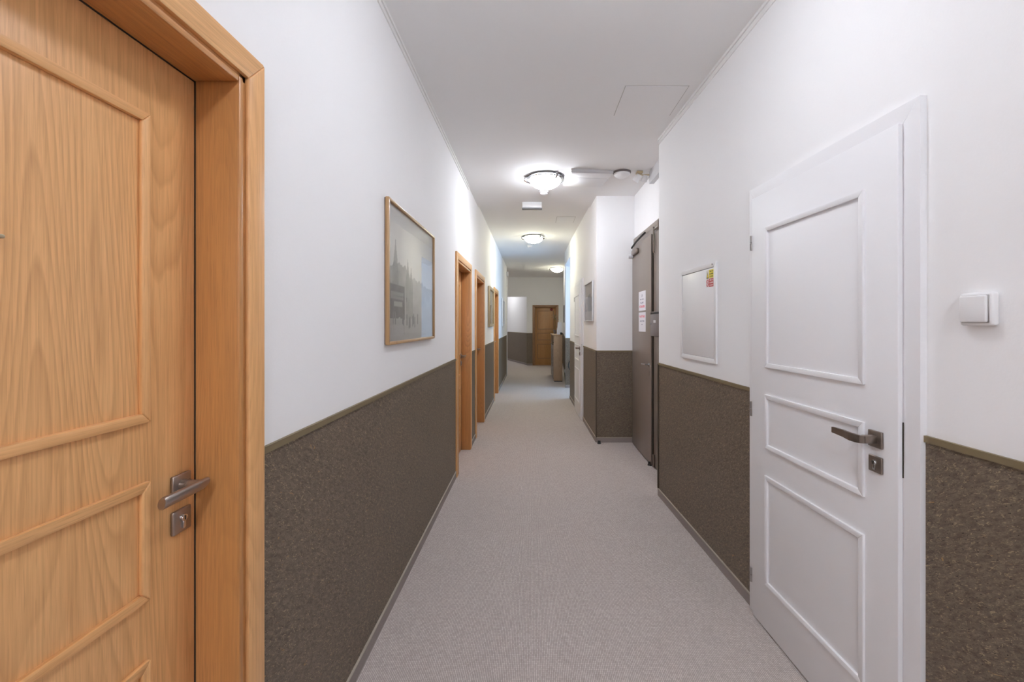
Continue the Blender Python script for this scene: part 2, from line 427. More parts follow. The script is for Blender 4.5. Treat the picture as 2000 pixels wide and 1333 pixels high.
# recess with the steel doors, pier, alcove, far right wall
XRE = 1.20
W_rec = MB().box((XRE, 3.67, 0), (1.62, 5.30, 2.98)).build('wall_recess', M['wall'], label='white recess wall above the taupe steel double door', cat='wall', kind='structure')
pC, pD = (0.753, 5.30), (0.700, 8.40)
W_pier = MB().prism([pC, pD, (2.6, 8.40), (2.6, 5.30)], 0, 2.98, axis='z').build('wall_pier', M['wall'], label='white pier wall jutting out between the steel doors and the alcove', cat='wall', kind='structure')
dado(W_pier, pC, (XRE, 5.30), (0, -1), base=('pier_front', 'taupe skirting across the front of the pier'))
PN = Vector((pD[0] - pC[0], pD[1] - pC[1])).normalized(); PNn = Vector((-PN.y, PN.x))
dado(W_pier, pC, pD, PNn, gaps=[(1.15, 2.085)], base=('pier_side', 'taupe skirting along the corridor side of the pier'))
MB().box((0.742, 5.290, 0.06), (0.756, 5.304, 1.08)).build('corner_strip', M['strip_dark'], W_pier)

pE, pF = (0.72, 9.80), (1.02, 15.0)
W_alc = MB()
W_alc.prism([pE, pF, (2.6, 15.0), (2.6, 9.80)], 0, 2.98, axis='z')
W_far_r = W_alc.build('wall_far_right', M['wall'], label='white right wall beyond the alcove, behind the chest of drawers', cat='wall', kind='structure')
dado(W_far_r, (2.6, 9.80), pE, (0, -1), base=('alcove', 'taupe skirting at the foot of the alcove wall'))
FN = Vector((pF[0] - pE[0], pF[1] - pE[1])).normalized(); FNn = Vector((-FN.y, FN.x))
dado(W_far_r, pE, pF, FNn, base=('far_right', 'taupe skirting of the right wall behind the chest of drawers'))
MB().box((0.70, 8.38, 2.65), (0.90, 9.82, 2.98)).build('wall_alcove_header', M['wall'], label='white lintel above the alcove opening', cat='wall', kind='structure')
# alcove end wall with its window
wa = MB()
wa.box((2.6, 8.2, 0), (2.75, 10.0, 0.90)); wa.box((2.6, 8.2, 2.4), (2.75, 10.0, 2.98))
wa.box((2.6, 8.2, 0.90), (2.75, 8.5, 2.4)); wa.box((2.6, 9.7, 0.90), (2.75, 10.0, 2.4))
wa.build('wall_alcove', M['wall'], label='white alcove wall around the daylight window', cat='wall', kind='structure')
wn = thing('window_1', 'daylight window at the end of the side alcove', 'window', (2.66, 9.1, 0.9), kind='structure')
f = MB()
for (y0, y1, z0, z1) in ((-0.6, -0.54, 0, 1.5), (0.54, 0.6, 0, 1.5), (-0.54, 0.54, 0, 0.06), (-0.54, 0.54, 1.44, 1.5), (-0.03, 0.03, 0.06, 1.44)):
    f.box((-0.03, y0, z0), (0.03, y1, z1), 0.004)
f.build('window_frame', M['plastic'], wn)
for s in (-1, 1): box('pane', (-0.003, s*0.285 - 0.255, 0.06), (0.003, s*0.285 + 0.255, 1.44), M['glass'], wn)
box('window_sill', (-0.14, -0.62, -0.03), (0.0, 0.62, 0), M['plastic'], wn, bev=0.006)

# far end
W_far = MB().box((-0.19, 15.0, 0), (0.077, 15.16, 2.98)).box((0.788, 15.0, 0), (1.3, 15.16, 2.98)).box((0.077, 15.0, 1.935), (0.788, 15.16, 2.98)).build('wall_far', M['wall'], label='cream-lit end wall around the far brown door', cat='wall', kind='structure')
dado(W_far, (-0.19, 15.0), (0.0, 15.0), (0, -1), base=('far', 'taupe skirting beside the far brown door'))
dado(W_far, (0.87, 15.0), (1.02, 15.0), (0, -1), base=('far_corner', 'short taupe skirting right of the far brown door'))
MB().box((-3.2, 15.0, 2.29), (-0.19, 15.16, 2.98)).build('wall_hall_header', M['wall'], label='cream-lit header over the opening left of the far door', cat='wall', kind='structure')
pG, pH = (-0.19, 15.16), (-1.50, 18.70)
GN = Vector((pH[0] - pG[0], pH[1] - pG[1])).normalized(); GNn = Vector((-GN.y, GN.x))
W_diag = MB().prism([pG, pH, (1.0, 18.7), (1.0, 15.16)], 0, 2.98, axis='z').build('wall_hall_slanted', M['wall'], label='bright white slanted wall seen through the opening at the far end', cat='wall', kind='structure')
dado(W_diag, pG, pH, GNn, base=('hall', 'taupe skirting of the slanted wall at the far end'))
MB().box((-3.4, 12.04, 0), (-0.86, 12.2, 2.98)).build('wall_hall_near', M['wall'], label='white wall turning left past the end of the left wall', cat='wall', kind='structure')
MB().box((-3.4, 12.2, 0), (-3.2, 18.7, 2.98)).build('wall_hall_left', M['wall'], label='white far left wall of the side hall', cat='wall', kind='structure')
MB().box((-3.4, 18.7, 0), (-1.0, 18.9, 2.98)).build('wall_hall_end', M['wall'], label='white end wall of the side hall', cat='wall', kind='structure')
MB().box((-1.2, -6.4, 0), (1.62, -6.2, 2.98)).build('wall_back', M['wall'], label='white wall closing the corridor behind the viewer', cat='wall', kind='structure')

# cornice strips
def cornice(n, p, q, nrm, z, label):
    P, Q, n_ = Vector(p), Vector(q), Vector(nrm).normalized(); mb = MB()
    for off, z0, z1 in ((0.006, z - 0.046, z - 0.041), (0.003, z - 0.041, z - 0.016), (0.011, z - 0.016, z)):
        mb.prism([tuple(P), tuple(Q), tuple(Q + n_*off), tuple(P + n_*off)], z0, z1, axis='z')
    mb.build('trim_%d' % n, M['crown'], label=label, cat='trim', kind='structure')
cornice(1, (XL, -6.2), (XL, 4.9), (1, 0), H1, 'thin white cornice strip where left wall meets ceiling')
cornice(2, pA, pB, RN, H1, 'thin white cornice strip where near right wall meets ceiling')
box('trim_3', (1.155, 3.672, 2.78), (1.20, 4.46, 2.90), M['plastic_grey'], label='white boxed trunking along the top of the recess wall', cat='trim', kind='structure')

# ------------------------------------------------------------------ doors
def mitred(mb_fn, x0, x1, z0, z1, w, y0, y1, mv, mh, parent, name, bev=0.004, bottom=True):
    """four (or three) mitred bars round the rectangle, each an object of its own"""
    a, b, c, d = x0 + w, x1 - w, z0 + (w if bottom else 0), z1 - w
    polys = [([(x0, z0), (a, c), (a, d), (x0, z1)], mv), ([(x1, z0), (x1, z1), (b, d), (b, c)], mv), ([(x0, z1), (a, d), (b, d), (x1, z1)], mh)]
    if bottom: polys.append(([(x0, z0), (x1, z0), (b, c), (a, c)], mh))
    return [MB().prism(p, y0, y1, bev).build(name, m, parent, smooth=True, angle=40) for p, m in polys]

def panels(leaf, x0, x1, yf, mv, mh, zs=((0.222, 0.716), (0.836, 1.079), (1.199, 1.826)), w=0.020, bev=0.003):
    for z0, z1 in zs: mitred(None, x0, x1, z0, z1, w, yf - 0.009, yf + 0.002, mv, mh, leaf, 'moulding', bev)

def euro_lock(root, x, z, y, mplate, mcyl):
    pl_ = box('lock_plate', (x - 0.026, y - 0.008, z - 0.026), (x + 0.026, y, z + 0.026), mplate, root, bev=0.003)
    m = MB().lathe([(0, -0.0135), (0.0072, -0.0135), (0.0082, -0.012), (0.0082, -0.004)], (x, y, z + 0.006), 20, 'y')
    m.box((x - 0.0042, y - 0.0125, z - 0.017), (x + 0.0042, y - 0.004, z + 0.002), 0.0015)
    m.build('lock_cylinder', mcyl, pl_, smooth=True)
    box('keyhole', (x - 0.001, y - 0.0142, z + 0.0015), (x + 0.001, y - 0.012, z + 0.0105), M['black'], pl_)

def oak_door(name, y_outer, label, big=True):
    """local x runs along the wall away from the camera, y into the wall"""
    r = thing(name, label, 'door', (XL, y_outer + OA, 0), PI/2, kind='structure')
    r['group'] = 'oak doors of the left wall'
    W, H, YF = OW, OH, 0.086
    leaf = box('leaf', (0.002, YF, 0.006), (W - 0.002, YF + 0.042, H - 0.002), M['oak'], r, bev=0.002)
    panels(leaf, 0.131, W - 0.131, YF, M['oak'], M['oak_h'])
    box('seal', (W - 0.0018, YF - 0.0015, 0.0), (W + 0.001, YF + 0.001, H), M['gap'], r)
    box('seal', (0, YF - 0.0015, H - 0.0015), (W, YF + 0.001, H + 0.001), M['gap'], r)
    box('backing_seal', (-0.008, YF + 0.043, 0.0), (W + 0.008, YF + 0.07, H + 0.008), M['gap'], r)
    for s in (0, 1):
        xa, xb = (-0.016, 0.0) if s == 0 else (W, W + 0.016)
        MB().box((xa, -0.017, 0), (xb, YF + 0.055, H + 0.016), 0.005).build('jamb', M['oak_jamb'], r, smooth=True)
        xg = (-0.036, -0.014) if s == 0 else (W + 0.014, W + 0.036)
        box('rebate', (xg[0], -0.008, 0), (xg[1], 0.0, H + 0.030), M['oak_jamb'], r)
    MB().box((0.0, -0.017, H), (W, YF + 0.055, H + 0.016), 0.005).build('head_jamb', M['oak_jamb_h'], r, smooth=True)
    box('rebate', (-0.036, -0.008, H + 0.014), (W + 0.036, 0.0, H + 0.036), M['oak_jamb_h'], r)
    mitred(None, -OA, W + OA, 0, H + 0.093, OA - 0.035, -0.018, 0.001, M['oak'], M['oak_h'], r, 'architrave', 0.004, bottom=False)
    hx, hz = W - 0.047, 1.040
    hd = box('handle_plate', (hx - 0.026, YF - 0.008, hz - 0.026), (hx + 0.026, YF, hz + 0.026), M['nickel'], r, bev=0.003)
    m = MB().lathe([(0.0135, -0.012), (0.0135, 0.0)], (hx, YF - 0.008, hz), 24, 'y'); m.build('collar', M['nickel_dark'], hd, smooth=True)
    m = MB().lathe([(0.0118, -0.037), (0.0110, 0.0)], (hx, YF - 0.012, hz), 24, 'y')
    secs = []
    for t, (hw, hh) in ((0.013, (0.003, 0.004)), (0.008, (0.0080, 0.0155)), (-0.03, (0.0088, 0.0160)), (-0.07, (0.0092, 0.0155)), (-0.103, (0.0100, 0.0150)), (-0.1065, (0.0088, 0.0135))):
        ring = []
        for k in range(20):
            a = 2*PI*k/20; yy, zz = hw * math.cos(a), hh * math.sin(a); ca, sa = math.cos(0.55), math.sin(0.55)
            skew = -0.55 * (yy * ca - zz * sa) if t > 0 else (0.25 * (yy*ca - zz*sa) if t < -0.09 else 0)
            ring.append((hx + t + skew, YF - 0.048 + yy*ca - zz*sa, hz + yy*sa + zz*ca))
        secs.append(ring)
    m.loft(secs).build('lever', M['nickel'], hd, smooth=True)
    euro_lock(r, hx, 0.962, YF, M['nickel'], M['chrome'])
    if big:
        m = MB().lathe([(0.0, -0.010), (0.004, -0.010), (0.005, -0.008), (0.005, 0)], (0.392, YF, 1.528), 16, 'y')
        m.box((0.392, YF - 0.010, 1.525), (0.414, YF - 0.002, 1.531), 0.002).build('door_viewer', M['brass'], r, smooth=True)
    return r
for i, (nme, y, lb) in enumerate(DOORS): oak_door(nme, y, lb, i == 0)

def white_door(name, loc, rotz, label):
    """rebated leaf standing proud of its frame; local x towards the camera, y into the wall"""
    r = thing(name, label, 'door', loc, rotz, kind='structure')
    r['group'] = 'white panelled doors'
    mitred(None, 0, 0.933, 0, 2.052, 0.080, -0.020, 0.002, M['white'], M['white'], r, 'architrave', 0.0015, bottom=False)
    box('seal', (0.070, -0.0125, 0.0), (0.868, -0.001, 1.985), M['gap'], r)
    box('strike_gap', (0.8765, -0.0230, 0.94), (0.8790, -0.0195, 1.105), M['gap'], r)  # dark sliver in place of the shade in the joint by the lock
    leaf = box('leaf', (0.053, -0.036, 0.008), (0.877, -0.0205, 1.995), M['white'], r, bev=0.0015)
    MB().box((0.066, -0.0205, 0.008), (0.862, -0.013, 1.98)).build('leaf_core', M['white'], leaf)
    panels(leaf, 0.053 + 0.120, 0.877 - 0.126, -0.036, M['white'], M['white'], zs=((0.216, 0.712), (0.834, 1.078), (1.200, 1.835)), w=0.020, bev=0.0018)
    for z in (1.786, 0.99, 0.193):
        m = MB()
        for k in range(2): m.lathe([(0.0, 0.0), (0.0085, 0.0), (0.0085, 0.033), (0.0, 0.033)], (0.047, -0.034, z - 0.035 + k*0.036), 12)
        m.build('hinge', M['steel'], r, smooth=True)
    hx, hz, YF = 0.877 - 0.078, 1.036, -0.036
    hd = box('handle_plate', (hx - 0.026, YF - 0.009, hz - 0.026), (hx + 0.026, YF, hz + 0.026), M['nickel_dark'], r, bev=0.002)
    m = MB().box((hx - 0.011, YF - 0.046, hz - 0.012), (hx + 0.011, YF - 0.006, hz + 0.012), 0.0035)
    path = [(0.008, -0.046, .0115), (0.002, -0.054, .012), (-0.012, -0.059, .0125), (-0.035, -0.060, .0125), (-0.055, -0.056, .012), (-0.075, -0.051, .0115), (-0.13, -0.049, .0095)]
    secs = []
    for i, (px_, py_, hh) in enumerate(path):
        t = 0.0045; secs.append([(hx+px_, YF+py_-t, hz-hh), (hx+px_, YF+py_+t, hz-hh), (hx+px_, YF+py_+t, hz+hh), (hx+px_, YF+py_-t, hz+hh)])
    m.loft(secs).build('lever', M['nickel_dark'], hd, smooth=True, angle=30)
    euro_lock(r, hx, 0.957, YF, M['nickel_dark'], M['chrome'])
    return r
white_door('door_5', (xr(2.217), 2.217, 0), math.atan2(-1, 0.0398), 'large white panelled door with dark lever on the near right wall')
ys = 5.3 + 1.15 + 0.933
white_door('door_6', (0.753 - 0.0171*(ys - 5.3), ys, 0), math.atan2(-PN.y, -PN.x), 'narrow-looking distant white door in the side of the pier')

# far door
fd = thing('door_7', 'brown wooden door in the end wall of the corridor', 'door', (0.0, 15.0, 0), 0, kind='structure')
mitred(None, 0, 0.865, 0, 2.01, 0.075, -0.02, 0.001, M['pine_frame'], M['pine_frame'], fd, 'architrave', 0.004, bottom=False)
leaf = box('leaf', (0.079, 0.060, 0.005), (0.786, 0.100, 1.933), M['pine'], fd, bev=0.002)
box('backing_seal', (0.077, 0.101, 0), (0.788, 0.15, 1.935), M['gap'], fd)
for xa in (0.075, 0.780): box('jamb', (xa, -0.005, 0), (xa + 0.010, 0.058, 1.935), M['pine_frame'], fd)
box('head_jamb', (0.085, -0.005, 1.927), (0.780, 0.058, 1.937), M['pine_frame'], fd)
panels(leaf, 0.16, 0.71, 0.060, M['pine_frame'], M['pine_frame'], w=0.022)
box('handle_plate', (0.735, 0.052, 0.97), (0.765, 0.060, 1.09), M['nickel_dark'], fd)
box('threshold', (0.077, -0.02, 0), (0.788, 0.15, 0.018), M['pine_frame'], fd)

# steel double door in the recess: local x towards the camera, y into the wall, origin at far lower corner
sd = thing('door_8', 'tall taupe steel double door in the recess on the right', 'door', (XRE, 5.27, 0), -PI/2, kind='structure')
WD = 1.32
mitred(None, 0, WD, 0, 2.385, 0.05, -0.018, 0.0, M['metal_door'], M['metal_door'], sd, 'door_frame', 0.002, bottom=False)
box('transom_panel', (0.05, -0.016, 2.26), (WD - 0.05, 0.0, 2.336), M['metal_door'], sd)
l1 = box('leaf', (0.035, -0.040, 0.012), (0.860, -0.030, 2.275), M['metal_door'], sd, bev=0.003)
box('leaf', (0.885, -0.020, 0.012), (WD - 0.05, -0.002, 2.275), M['metal_door'], sd, bev=0.003)
box('door_gap', (0.04, -0.0295, 0.012), (0.886, -0.0005, 2.27), M['gap'], sd)  # dark slab standing in for the shade between the two leaves
m = MB().box((0.77, -0.046, 1.005), (0.81, -0.040, 0.97), 0.002)
m.tube([(0.79, -0.042, 0.99), (0.79, -0.080, 0.99), (0.775, -0.090, 0.99), (0.68, -0.088, 0.985)], 0.008, 10)
m.build('door_handle', M['chrome'], l1, smooth=True)
box('keyhole_cover', (0.782, -0.044, 0.885), (0.802, -0.040, 0.93), M['nickel_dark'], l1, bev=0.001)
cb = box('door_closer', (0.12, -0.072, 2.175), (0.36, -0.040, 2.225), M['nickel_dark'], sd, bev=0.008)
MB().lathe([(0, -0.05), (0.02, -0.05), (0.025, -0.04), (0.025, 0.0)], (0.08, -0.045, 2.17), 14, 'y').build('closer_cap', M['plastic_grey'], cb, smooth=True)
MB().tube([(0.16, -0.075, 2.255), (0.36, -0.070, 2.290), (0.58, -0.055, 2.320), (0.60, -0.03, 2.345)], 0.010, 8).build('closer_arm', M['black'], cb, smooth=True)
MB().tube([(0.93, -0.028, 2.08), (0.93, -0.034, 2.10), (0.93, -0.034, 2.33), (0.96, -0.032, 2.30), (1.08, -0.03, 2.305), (1.09, -0.03, 2.36)], 0.008, 8).build('shoot_bolt', M['nickel_dark'], sd, smooth=True)
MB().tube([(0.915, -0.030, 0.01), (0.915, -0.030, 0.13)], 0.010, 8).build('floor_bolt', M['nickel_dark'], sd, smooth=True)
for z in (0.35, 1.2, 2.0):
    MB().lathe([(0, 0), (0.009, 0), (0.009, 0.11), (0, 0.11)], (0.028, -0.026, z), 10).build('hinge', M['metal_door'], sd, smooth=True)

def notice(name, label, x0, z0, lines, group):
    r = thing(name, label, 'paper', (XRE - 0.0405, 5.27 - x0, z0), -PI/2, group=group)
    def fn(u, v):
        for (va, vb, ua, ub, c) in lines:
            if va < v < vb and ua < u < ub and hsh(int(u*40), int(v*60)) > 0.35: return c
        return (0.80, 0.80, 0.85)
    box('sheet', (0, -0.0012, 0), (0.297, 0.0, 0.205), M['paper'], r)
    print_sheet('printed_text', 0.003, 0.294, 0.003, 0.202, -0.0016, 44, 40, fn, r)
RED, GRY = (0.75, 0.18, 0.25), (0.22, 0.22, 0.30)
notice('notice_sheet', 'upper white notice sheet with grey and red lines taped to the steel door', 0.36, 1.535,
       [(0.70, 0.85, 0.45, 0.60, GRY), (0.55, 0.62, 0.2, 0.8, GRY), (0.36, 0.44, 0.25, 0.75, GRY), (0.14, 0.26, 0.1, 0.9, RED)], 'notices on the steel door')
notice('notice_sheet', 'lower white notice sheet with red heading taped to the steel door', 0.36, 1.312,
       [(0.74, 0.86, 0.1, 0.9, RED), (0.50, 0.58, 0.15, 0.85, GRY), (0.34, 0.38, 0.4, 0.55, GRY)], 'notices on the steel door')

mb_ = thing('mailbox', 'small grey steel letter box with dark slot on the steel door', 'mailbox', (XRE - 0.020, 4.285, 1.28), -PI/2)
box('body', (0, -0.060, 0), (0.32, 0.0, 0.205), M['mailbox'], mb_, bev=0.004)
box('slot', (0.0, -0.058, 0.205), (0.32, -0.004, 0.222), M['black'], mb_)
box('hood', (0.0, -0.050, 0.222), (0.32, 0.0, 0.230), M['mailbox'], mb_, bev=0.002)
box('name_card', (0.12, -0.0625, 0.125), (0.19, -0.060, 0.150), M['plastic_grey'], mb_)
MB().lathe([(0, -0.008), (0.008, -0.008), (0.008, 0)], (0.03, -0.060, 0.115), 12, 'y').build('lock', M['chrome'], mb_, smooth=True)
gs = thing('door_sign', 'small green and white sign at the near edge of the steel door', 'sign', (XRE - 0.020, 4.19, 1.585), -PI/2)
box('sign_plate', (0, -0.004, 0), (0.12, 0, 0.145), M['plastic'], gs)
box('sign_field', (0.006, -0.005, 0.006), (0.114, -0.004, 0.10), M['green_sign'], gs)

def door_stop(loc, label):
    r = thing('door_stop', label, 'door stop', loc, group='rubber door stops')
    MB().lathe([(0, 0), (0.020, 0), (0.022, 0.004), (0.017, 0.012), (0.015, 0.034), (0, 0.038)], (0, 0, 0), 16).build('rubber_buffer', M['black'], r, smooth=True)
    MB().lathe([(0, 0.036), (0.006, 0.036), (0.005, 0.041), (0, 0.042)], (0, 0, 0), 10).build('screw_head', M['steel'], r, smooth=True)
door_stop((0.775, 5.24, 0), 'small black rubber door stop on the carpet at the pier corner')
door_stop((1.155, 4.44, 0), 'small black rubber door stop in front of the steel double door')

# ------------------------------------------------------------------ wall fittings on the near right wall
RZ = math.atan2(-1, 0.0398)
def on_right(y, z): return (xr(y), y, z)
sw = thing('light_switch', 'white square rocker light switch on the right wall beside the white door', 'light switch', on_right(1.132, 1.436), RZ)
box('switch_plate', (-0.0415, -0.020, -0.0415), (0.0415, 0.0, 0.0415), M['plastic'], sw, bev=0.007, seg=4)
box('switch_collar', (-0.0345, -0.0212, -0.0345), (0.0345, -0.018, 0.0345), M['steel'], sw, bev=0.001, seg=1)
rk = MB().box((-0.0335, -0.029, -0.0335), (0.0335, -0.0205, 0.0335), 0.004, 3)
rk.build('rocker', M['plastic'], sw, smooth=True)
cbx = thing('fuse_cabinet', 'flush white electrical cabinet with yellow and red warning stickers', 'cabinet', on_right(3.165, 1.163), RZ)
CW, CH = 0.558, 0.597
mitred(None, 0, CW, 0, CH, 0.028, -0.012, 0.0, M['cabinet'], M['cabinet'], cbx, 'cabinet_frame', 0.0015)
cd = box('cabinet_door', (0.031, -0.009, 0.031), (CW - 0.031, 0.0, CH - 0.031), M['cabinet'], cbx, bev=0.002)
MB().lathe([(0, -0.006), (0.008, -0.006), (0.010, 0)], (0.055, -0.009, 0.33), 14, 'y').build('cabinet_lock', M['plastic'], cd, smooth=True)
for z in (CH - 0.012,): MB().lathe([(0, -0.003), (0.005, -0.003), (0.005, 0)], (CW - 0.045, -0.012, z), 10, 'y').build('vent_hole', M['steel'], cbx, smooth=True)
def yel(u, v):
    if u < 0.38:
        t = abs(u - 0.19) / 0.19
        if v < 0.80 and t < (0.85 - v): return (0.12, 0.10, 0.02) if (t > (0.65 - v) * 0.9 or v < 0.12) else (0.85, 0.62, 0.04)
        return (0.75, 0.74, 0.70)
    if int(v * 7) % 2 == 1 and hsh(int(u*26), int(v*7)) > 0.3 and 0.45 < u < 0.95 and 0.1 < v < 0.9: return (0.16, 0.13, 0.02)
    return (0.80, 0.66, 0.05)
def redf(u, v):
    if u < 0.38:
        d = math.hypot((u - 0.19) / 0.19, (v - 0.5) / 0.45)
        if 0.68 < d < 0.98 or abs((u - 0.19) / 0.19 + (v - 0.5) / 0.45) < 0.22 and d < 0.9: return (0.60, 0.05, 0.06)
        return (0.76, 0.72, 0.72)
    if int(v * 7) % 2 == 1 and hsh(int(u*26), int(v*7)) > 0.3 and 0.45 < u < 0.95 and 0.1 < v < 0.9: return (0.80, 0.62, 0.60)
    return (0.52, 0.08, 0.08)
print_sheet('warning_sticker', CW - 0.135, CW - 0.035, CH - 0.090, CH - 0.040, -0.0095, 36, 20, yel, cbx, label='yellow warning sticker')
print_sheet('warning_sticker', CW - 0.135, CW - 0.035, CH - 0.142, CH - 0.092, -0.0095, 36, 20, redf, cbx, label='red prohibition sticker')

# ------------------------------------------------------------------ pictures
def picture(name, label, origin, rotz, w, h, fw, dp, mframe, mframe_h, fn, res, mat=0.0, group=None):
    r = thing(name, label, 'picture', origin, rotz, group=group)
    mitred(None, 0, w, 0, h, fw, -dp, -0.004, mframe, mframe_h, r, 'frame_bar', min(0.004, fw*0.3))
    box('backing', (0.004, -0.005, 0.004), (w - 0.004, -0.0005, h - 0.004), M['mailbox'], r)
    box('mount', (fw * 0.6, -0.010, fw * 0.6), (w - fw * 0.6, -0.005, h - fw * 0.6), M['paper'], r)
    print_sheet('print', fw + mat, w - fw - mat, fw + mat, h - fw - mat, -0.0112, res[0], res[1], fn, r)
    box('glass', (fw * 0.7, -0.0155, fw * 0.7), (w - fw * 0.7, -0.0135, h - fw * 0.7), M['glass'], r)
    return r
def street(u, v):
    """hazy black-and-white town view with spires, soft tram-like block and wet street"""
    sky = 0.50 + 0.20 * (1 - abs(u - 0.45)) - 0.13 * max(0, v - 0.72) / 0.28 + 0.05 * (fbm(u*4, v*5, 3) - 0.5)
    g = sky
    def lay(g, cond, tone, a): return g * (1 - a) + tone * a if cond else g
    def spire(c, base, top, wd): return v < top and abs(u - c) < wd * max(0.12, min(1, (top - v) / (top - base)))
    g = lay(g, spire(0.13, 0.50, 0.76, 0.055) or spire(0.36, 0.45, 0.66, 0.045) or spire(0.43, 0.45, 0.60, 0.04), 0.14, 0.65)
    roof = 0.50 + 0.10 * vnoise(u * 7, 1, 4) + 0.03 * vnoise(u * 26, 2, 5) - 0.22 * max(0, u - 0.45)
    g = lay(g, v < roof, 0.10 + 0.24 * fbm(u*14, v*16, 6), 0.78 * (1 - 0.45 * u))
    if 0.02 < u < 0.30 and 0.14 < v < 0.42:
        g = 0.04 + 0.07 * fbm(u*20, v*20, 8)
        if 0.31 < v < 0.37 and 0.05 < u < 0.28: g = 0.20
        if 0.26 < v < 0.30 and 0.10 < u < 0.25: g = 0.30
    if v < 0.16 + 0.02 * fbm(u*20, 1, 9): g = 0.32 + 0.12 * u + 0.10 * (fbm(u*5, v*30, 10) - 0.5)
    for k in range(11):
        pu, pv = hsh(k, 3) * 0.7 + 0.05, 0.13 + 0.07 * hsh(k, 9)
        if abs(u - pu) < 0.008 + 0.006 * hsh(k, 5) and abs(v - pv) < 0.045: g = 0.07 + 0.08 * hsh(k, 7)
    g = max(0.03, min(0.7, g * 0.95))
    return (g * 1.0, g * 0.99, g * 0.96)
picture('framed_picture', 'large oak-framed misty black-and-white street print on the near left wall', (XL, 2.125, 1.296), PI/2, 1.00, 0.705, 0.016, 0.024,
        M['frame_wood'], M['frame_wood'], street, (150, 110))
def abstract(sd, cols):
    def fn(u, v):
        n = fbm(u*5, v*6, sd); k = min(len(cols) - 1, int(n * len(cols) * 1.15)); d = 0.8 + 0.4 * fbm(u*18, v*18, sd+5)
        return tuple(c * d for c in cols[k])
    return fn
picture('framed_picture', 'gilt-framed picture on the left wall between two distant oak doors', (XL, 7.05, 1.345), PI/2, 0.84, 0.645, 0.05, 0.035,
        M['gilt'], M['gilt'], abstract(3, [(0.35, 0.30, 0.22), (0.5, 0.45, 0.36), (0.6, 0.57, 0.5)]), (24, 20))
picture('framed_picture', 'pale cream-framed picture on the left wall past the last oak door', (XL, 10.2, 1.33), PI/2, 0.75, 0.64, 0.05, 0.030,
        M['plastic'], M['plastic'], abstract(9, [(0.45, 0.43, 0.38), (0.58, 0.56, 0.5), (0.66, 0.64, 0.6)]), (24, 20))
def waterfront(u, v):
    n = fbm(u*6, v*7, 21)
    if v > 0.62: g = (0.42 + 0.12*n, 0.37 + 0.10*n, 0.33 + 0.1*n)
    elif v > 0.25: g = (0.30, 0.25, 0.22) if n > 0.46 else (0.10, 0.09, 0.09)
    else: g = (0.30 + 0.2*n, 0.27 + 0.18*n, 0.25 + 0.15*n)
    if 0.35 < u < 0.75 and 0.28 < v < 0.70 + 0.15 * (n - 0.5): g = (0.09 + 0.05*n, 0.085 + 0.05*n, 0.095 + 0.05*n)
    return g
yp = 6.20
picture('framed_picture', 'dark brown toned picture in a thin pale frame on the side of the pier', (0.753 - 0.0171*(yp - 5.3), yp, 1.425), math.atan2(-PN.y, -PN.x), 0.70, 0.50, 0.010, 0.024,
        M['plastic_grey'], M['plastic_grey'], waterfront, (60, 46))
yp = 12.0
picture('framed_picture', 'small grey framed picture on the right wall above the chest of drawers', (0.72 + 0.0577*(yp - 9.8), yp, 1.42), math.atan2(-FN.y, -FN.x), 0.62, 0.44, 0.02, 0.02,
        M['mailbox'], M['mailbox'], abstract(31, [(0.25, 0.2, 0.17), (0.35, 0.31, 0.27), (0.42, 0.36, 0.33)]), (16, 14))

# ------------------------------------------------------------------ ceiling fittings
def lamp(x, y, z, mat, label):
    r = thing('ceiling_lamp', label, 'ceiling lamp', (x, y, z), group='round glass ceiling lamps along the corridor')
    MB().lathe([(0.0, 0.0), (0.175, 0.0), (0.178, -0.008), (0.178, -0.018), (0.165, -0.024), (0.0, -0.024)], (0, 0, 0), 48).build('base_plate', M['chrome'], r, smooth=True)
    MB().lathe([(0.190, -0.030), (0.195, -0.036), (0.190, -0.042), (0.165, -0.044), (0.160, -0.036), (0.170, -0.030), (0.190, -0.030)], (0, 0, 0), 48).build('rim', M['chrome'], r, smooth=True)
    prof = [(0.158 * math.sin(a), -0.040 - 0.085 * math.cos(a) + 0.0) for a in [PI/2 * k / 10 for k in range(11)]]
    MB().lathe([(0.0, -0.125)] + prof[1:] + [(0.158, -0.026), (0.0, -0.026)], (0, 0, 0), 48).build('glass_bowl', mat, r, smooth=True)
    for k in range(3):
        a = 2*PI*k/3 + PI + 0.05; c, s = math.cos(a), math.sin(a)
        MB().tube([(0.165*c, 0.165*s, -0.010), (0.200*c, 0.200*s, -0.014), (0.203*c, 0.203*s, -0.040), (0.180*c, 0.180*s, -0.056), (0.160*c, 0.160*s, -0.058)], [0.012, 0.016, 0.018, 0.014, 0.008], 8).build('clip', M['chrome'], r, smooth=True)
    MB().lathe([(0, -0.122), (0.010, -0.124), (0.012, -0.132), (0.006, -0.138), (0, -0.139)], (0, 0, 0), 16).build('finial', M['chrome'], r, smooth=True)
lamp(0.130, 4.60, H1, M['lamp_cool'], 'nearest lit round glass ceiling lamp, beside the white ceiling panel')
lamp(0.020, 7.90, H2, M['lamp_warm'], 'second lit round glass ceiling lamp, glowing yellowish over the middle corridor')
lamp(0.680, 12.4, H2, M['lamp_warm'], 'farthest lit round glass ceiling lamp, near the end wall')
lamp(0.270, 1.50, H1, M['lamp_near'], 'lit ceiling lamp overhead just above the picture edge')
lamp(0.10, -1.60, H1, M['lamp_back'], 'lit ceiling lamp behind the viewer')
lamp(0.10, -4.60, H1, M['lamp_back'], 'added unseen fill lamp near the closed end of the corridor behind the viewer')  # added fill lamp out of view, evens out the light along the corridor
